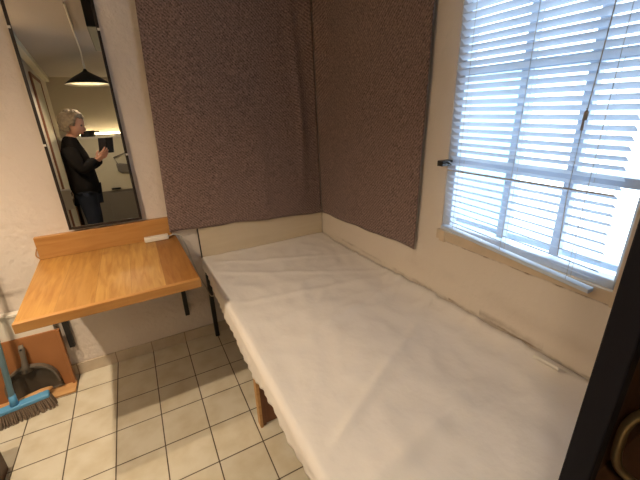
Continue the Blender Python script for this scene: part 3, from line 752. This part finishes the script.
PX, PY = .035, -2.20
def P(x, y, z): return (PX+x, PY+y, z)
def torso(g):
    v = [(P(0, 0, .83), (.125+g, .15+g)), (P(.0, 0, .95), (.115+g, .135+g)), (P(-.005, 0, 1.08), (.115+g, .145+g)), (P(-.025, 0, 1.18), (.10+g, .13+g)), (P(-.030, 0, 1.255), (.062+g, .07+g)),
         (P(-.035, .11, 1.215), (.058+g,)*2), (P(-.02, .165, 1.16), (.052+g,)*2), (P(.035, .185, 1.005), (.044+g,)*2), (P(.10, .16, 1.055), (.037+g,)*2), (P(.165, .11, 1.105), (.028+g,)*2),
         (P(-.035, -.11, 1.215), (.058+g,)*2), (P(-.02, -.165, 1.16), (.052+g,)*2), (P(.035, -.185, 1.0), (.044+g,)*2), (P(.11, -.15, 1.04), (.037+g,)*2), (P(.18, -.06, 1.085), (.028+g,)*2)]
    e = [(0, 1), (1, 2), (2, 3), (3, 4), (3, 5), (5, 6), (6, 7), (7, 8), (8, 9), (3, 10), (10, 11), (11, 12), (12, 13), (13, 14)]
    return v, e
def legs(g):
    v = [(P(0, 0, .86), (.115+g, .14+g)), (P(0, .075, .76), (.082+g,)*2), (P(.012, .085, .45), (.055+g,)*2), (P(-.01, .085, .27), (.050+g,)*2), (P(-.02, .085, .085), (.036+g,)*2),
         (P(0, -.075, .76), (.082+g,)*2), (P(.012, -.085, .45), (.055+g,)*2), (P(-.01, -.085, .27), (.050+g,)*2), (P(-.02, -.085, .085), (.036+g,)*2)]
    e = [(0, 1), (1, 2), (2, 3), (3, 4), (0, 5), (5, 6), (6, 7), (7, 8)]
    return v, e
person = thing('person', 'person in black roll-neck sweater and dark jeans looking down at a phone', 'person', (PX, PY, 0))
tv, te = torso(-.022); lv, le = legs(-.016)
k = len(tv)
bv = tv + [(P(-.012, 0, 1.305), (.050, .050)), (P(.0, 0, 1.36), (.050, .050))] + lv[1:]
off = k + 2 - 1
be = te + [(4, k), (k, k+1)] + [((0 if a == 0 else a+off), b+off) for a, b in le]
chains = [{'v': bv, 'e': be}]
# hands: palm and five fingers each
def hand(wrist, dirv, palm_n, side):
    wv = Vector(wrist); d = Vector(dirv).normalized(); n = Vector(palm_n).normalized(); a = d.cross(n).normalized()*side
    pal = [(tuple(wv - d*.02), (.024, .018)), (tuple(wv + d*.03), (.030, .018)), (tuple(wv + d*.075), (.034, .015))]
    out = [chain(pal)]
    for i, (offs, ln) in enumerate(((-.027, .066), (-.009, .076), (.010, .072), (.027, .056))):
        b = wv + d*.070 + a*offs
        p = [b - d*.015, b + d*ln*.45 + n*.004 + a*offs*.2, b + d*ln*.78 + n*.016 + a*offs*.25, b + d*ln + n*.030 + a*offs*.28]
        out.append(chain([(tuple(p[0]), (.0095,)*2), (tuple(p[1]), (.0088,)*2), (tuple(p[2]), (.008,)*2), (tuple(p[3]), (.0068,)*2)]))
    b = wv + d*.020 - a*.022
    p = [b, b + d*.025 - a*.020 + n*.010, b + d*.052 - a*.026 + n*.018]
    out.append(chain([(tuple(p[0]), (.013,)*2), (tuple(p[1]), (.011,)*2), (tuple(p[2]), (.0085,)*2)]))
    return out
LW = P(.165, .11, 1.105); RW = P(.18, -.06, 1.085)
chains += hand(LW, (.85, -.10, .50), (-.25, -.75, .55), 1)
chains += hand(RW, (.72, .35, .60), (-.45, .55, .5), -1)
body_me = skin_mesh(chains)
bm = bmesh.new(); bm.from_mesh(body_me); bpy.data.meshes.remove(body_me)
# head, looking down and forward (+x), turned a little to the mirror
hc = Vector(P(.035, .005, 1.445)); Rh = Matrix.Rotation(math.radians(12), 3, 'Z') @ Matrix.Rotation(math.radians(20), 3, 'Y')
r = bmesh.ops.create_uvsphere(bm, u_segments=28, v_segments=20, radius=1)
for v in r['verts']:
    q = v.co.copy()
    x, y, z = q.x*.096, q.y*.076, q.z*.118
    if q.z < 0:
        x = x*(1-.18*q.z*q.z) + .012*(-q.z); y *= (1-.30*q.z*q.z)
    if q.x > .3 and abs(q.y) < .22 and -.42 < q.z < .16: x += .026*(1-abs(q.y)/.22)*max(0, 1-abs(q.z+.22)/.34)     # nose
    if q.x > .3 and abs(abs(q.y)-.33) < .18 and abs(q.z-.10) < .14: x -= .006                                          # eye sockets
    if q.x > .3 and abs(q.y) < .3 and abs(q.z+.52) < .09: x += .006                                                    # lips
    if q.x > .2 and q.z < -.78: x += .010                                                                              # chin
    v.co = Rh @ Vector((x, y, z)) + hc
for s in (-1, 1):     # ears
    rr = bmesh.ops.create_uvsphere(bm, u_segments=10, v_segments=8, radius=1)
    for v in rr['verts']: v.co = Rh @ Vector((v.co.x*.018-.008, v.co.y*.008+s*.074, v.co.z*.030-.005)) + hc
po_ = obj('body', bm, 'skin', person, smooth=True)
for s in (-1, 1):
    bm = bmesh.new(); rr = bmesh.ops.create_uvsphere(bm, u_segments=10, v_segments=8, radius=.011)
    for v in rr['verts']: v.co = Rh @ (v.co + Vector((.080, s*.030, .012))) + hc
    obj('eye', bm, 'eye', person, smooth=True)
bm = bmesh.new(); rr = bmesh.ops.create_uvsphere(bm, u_segments=12, v_segments=8, radius=1)
for v in rr['verts']: v.co = Rh @ (Vector((v.co.x*.010, v.co.y*.024, v.co.z*.008)) + Vector((.092, 0, -.062))) + hc
obj('mouth', bm, 'lips', person, smooth=True)
# hair: short layered waves
bm = bmesh.new(); rr = bmesh.ops.create_icosphere(bm, subdivisions=5, radius=1)
dele = []
for v in rr['verts']:
    q = v.co.copy()
    if (q.x > .52 and q.z < .52) or (q.z < -.70) or (q.x > .15 and q.z < -.20): dele.append(v)
    nn = noise.noise(q*3.2)*.014 + noise.noise(q*8)*.008
    v.co = Rh @ Vector((q.x*(.112+nn)-.010, q.y*(.096+nn), q.z*(.130+nn)+.008)) + hc
bmesh.ops.delete(bm, geom=dele, context='VERTS')
ho = obj('hair', bm, 'hair', person, smooth=True); s3 = ho.modifiers.new('thick', 'SOLIDIFY'); s3.thickness = .012; s3.offset = -1
# clothes
v_, e_ = torso(.020); v_[0] = (P(0, 0, .70), (.165, .185)); v_ = v_ + [(P(-.012, 0, 1.345), (.064, .060))]; e_ = e_ + [(4, len(v_)-1)]
sw = skin_mesh([{'v': v_, 'e': e_}]); so2 = bpy.data.objects.new('sweater', sw); C.objects.link(so2)
v_, e_ = legs(.014); je = skin_mesh([{'v': v_, 'e': e_}]); jo = bpy.data.objects.new('jeans', je); C.objects.link(jo)
for o, m in ((so2, 'knit'), (jo, 'denim')):
    o.data.materials.clear(); o.data.materials.append(M[m]); o.parent = person; o.matrix_parent_inverse = Matrix.Translation(-person.location)
    for f in o.data.polygons: f.use_smooth = True
for s in (-1, 1):
    bm = bmesh.new(); rr = bmesh.ops.create_uvsphere(bm, u_segments=18, v_segments=12, radius=1)
    for v in rr['verts']:
        q = v.co; v.co = Vector((PX + .035 + q.x*.125, PY + s*.085 + q.y*.046*(1 if q.x < .2 else 1.05), max(.001, .045 + q.z*(.058 if q.x < 0 else .045))))
    obj('shoe', bm, 'leather', person, smooth=True)

ph = thing('smartphone', 'black phone in an open case held up by the person in the mirror', 'phone', P(.28, .02, 1.16))
bm = bmesh.new(); Rp = Matrix.Rotation(math.radians(-32), 3, 'Z') @ Matrix.Rotation(math.radians(-14), 3, 'X')
pc2 = Vector(P(.275, .030, 1.226))
def pbox(bm, lo, hi):
    for v in add_box(bm, lo, hi): v.co = Rp @ v.co + pc2
pbox(bm, (-.004, -.005, -.078), (.074, .004, .078)); obj('phone_body', bm, 'screen', ph, bevel=.003)
bm = bmesh.new(); pbox(bm, (-.076, -.003, -.076), (-.004, .003, .078)); obj('case_flap', bm, 'leather', ph, bevel=.002)
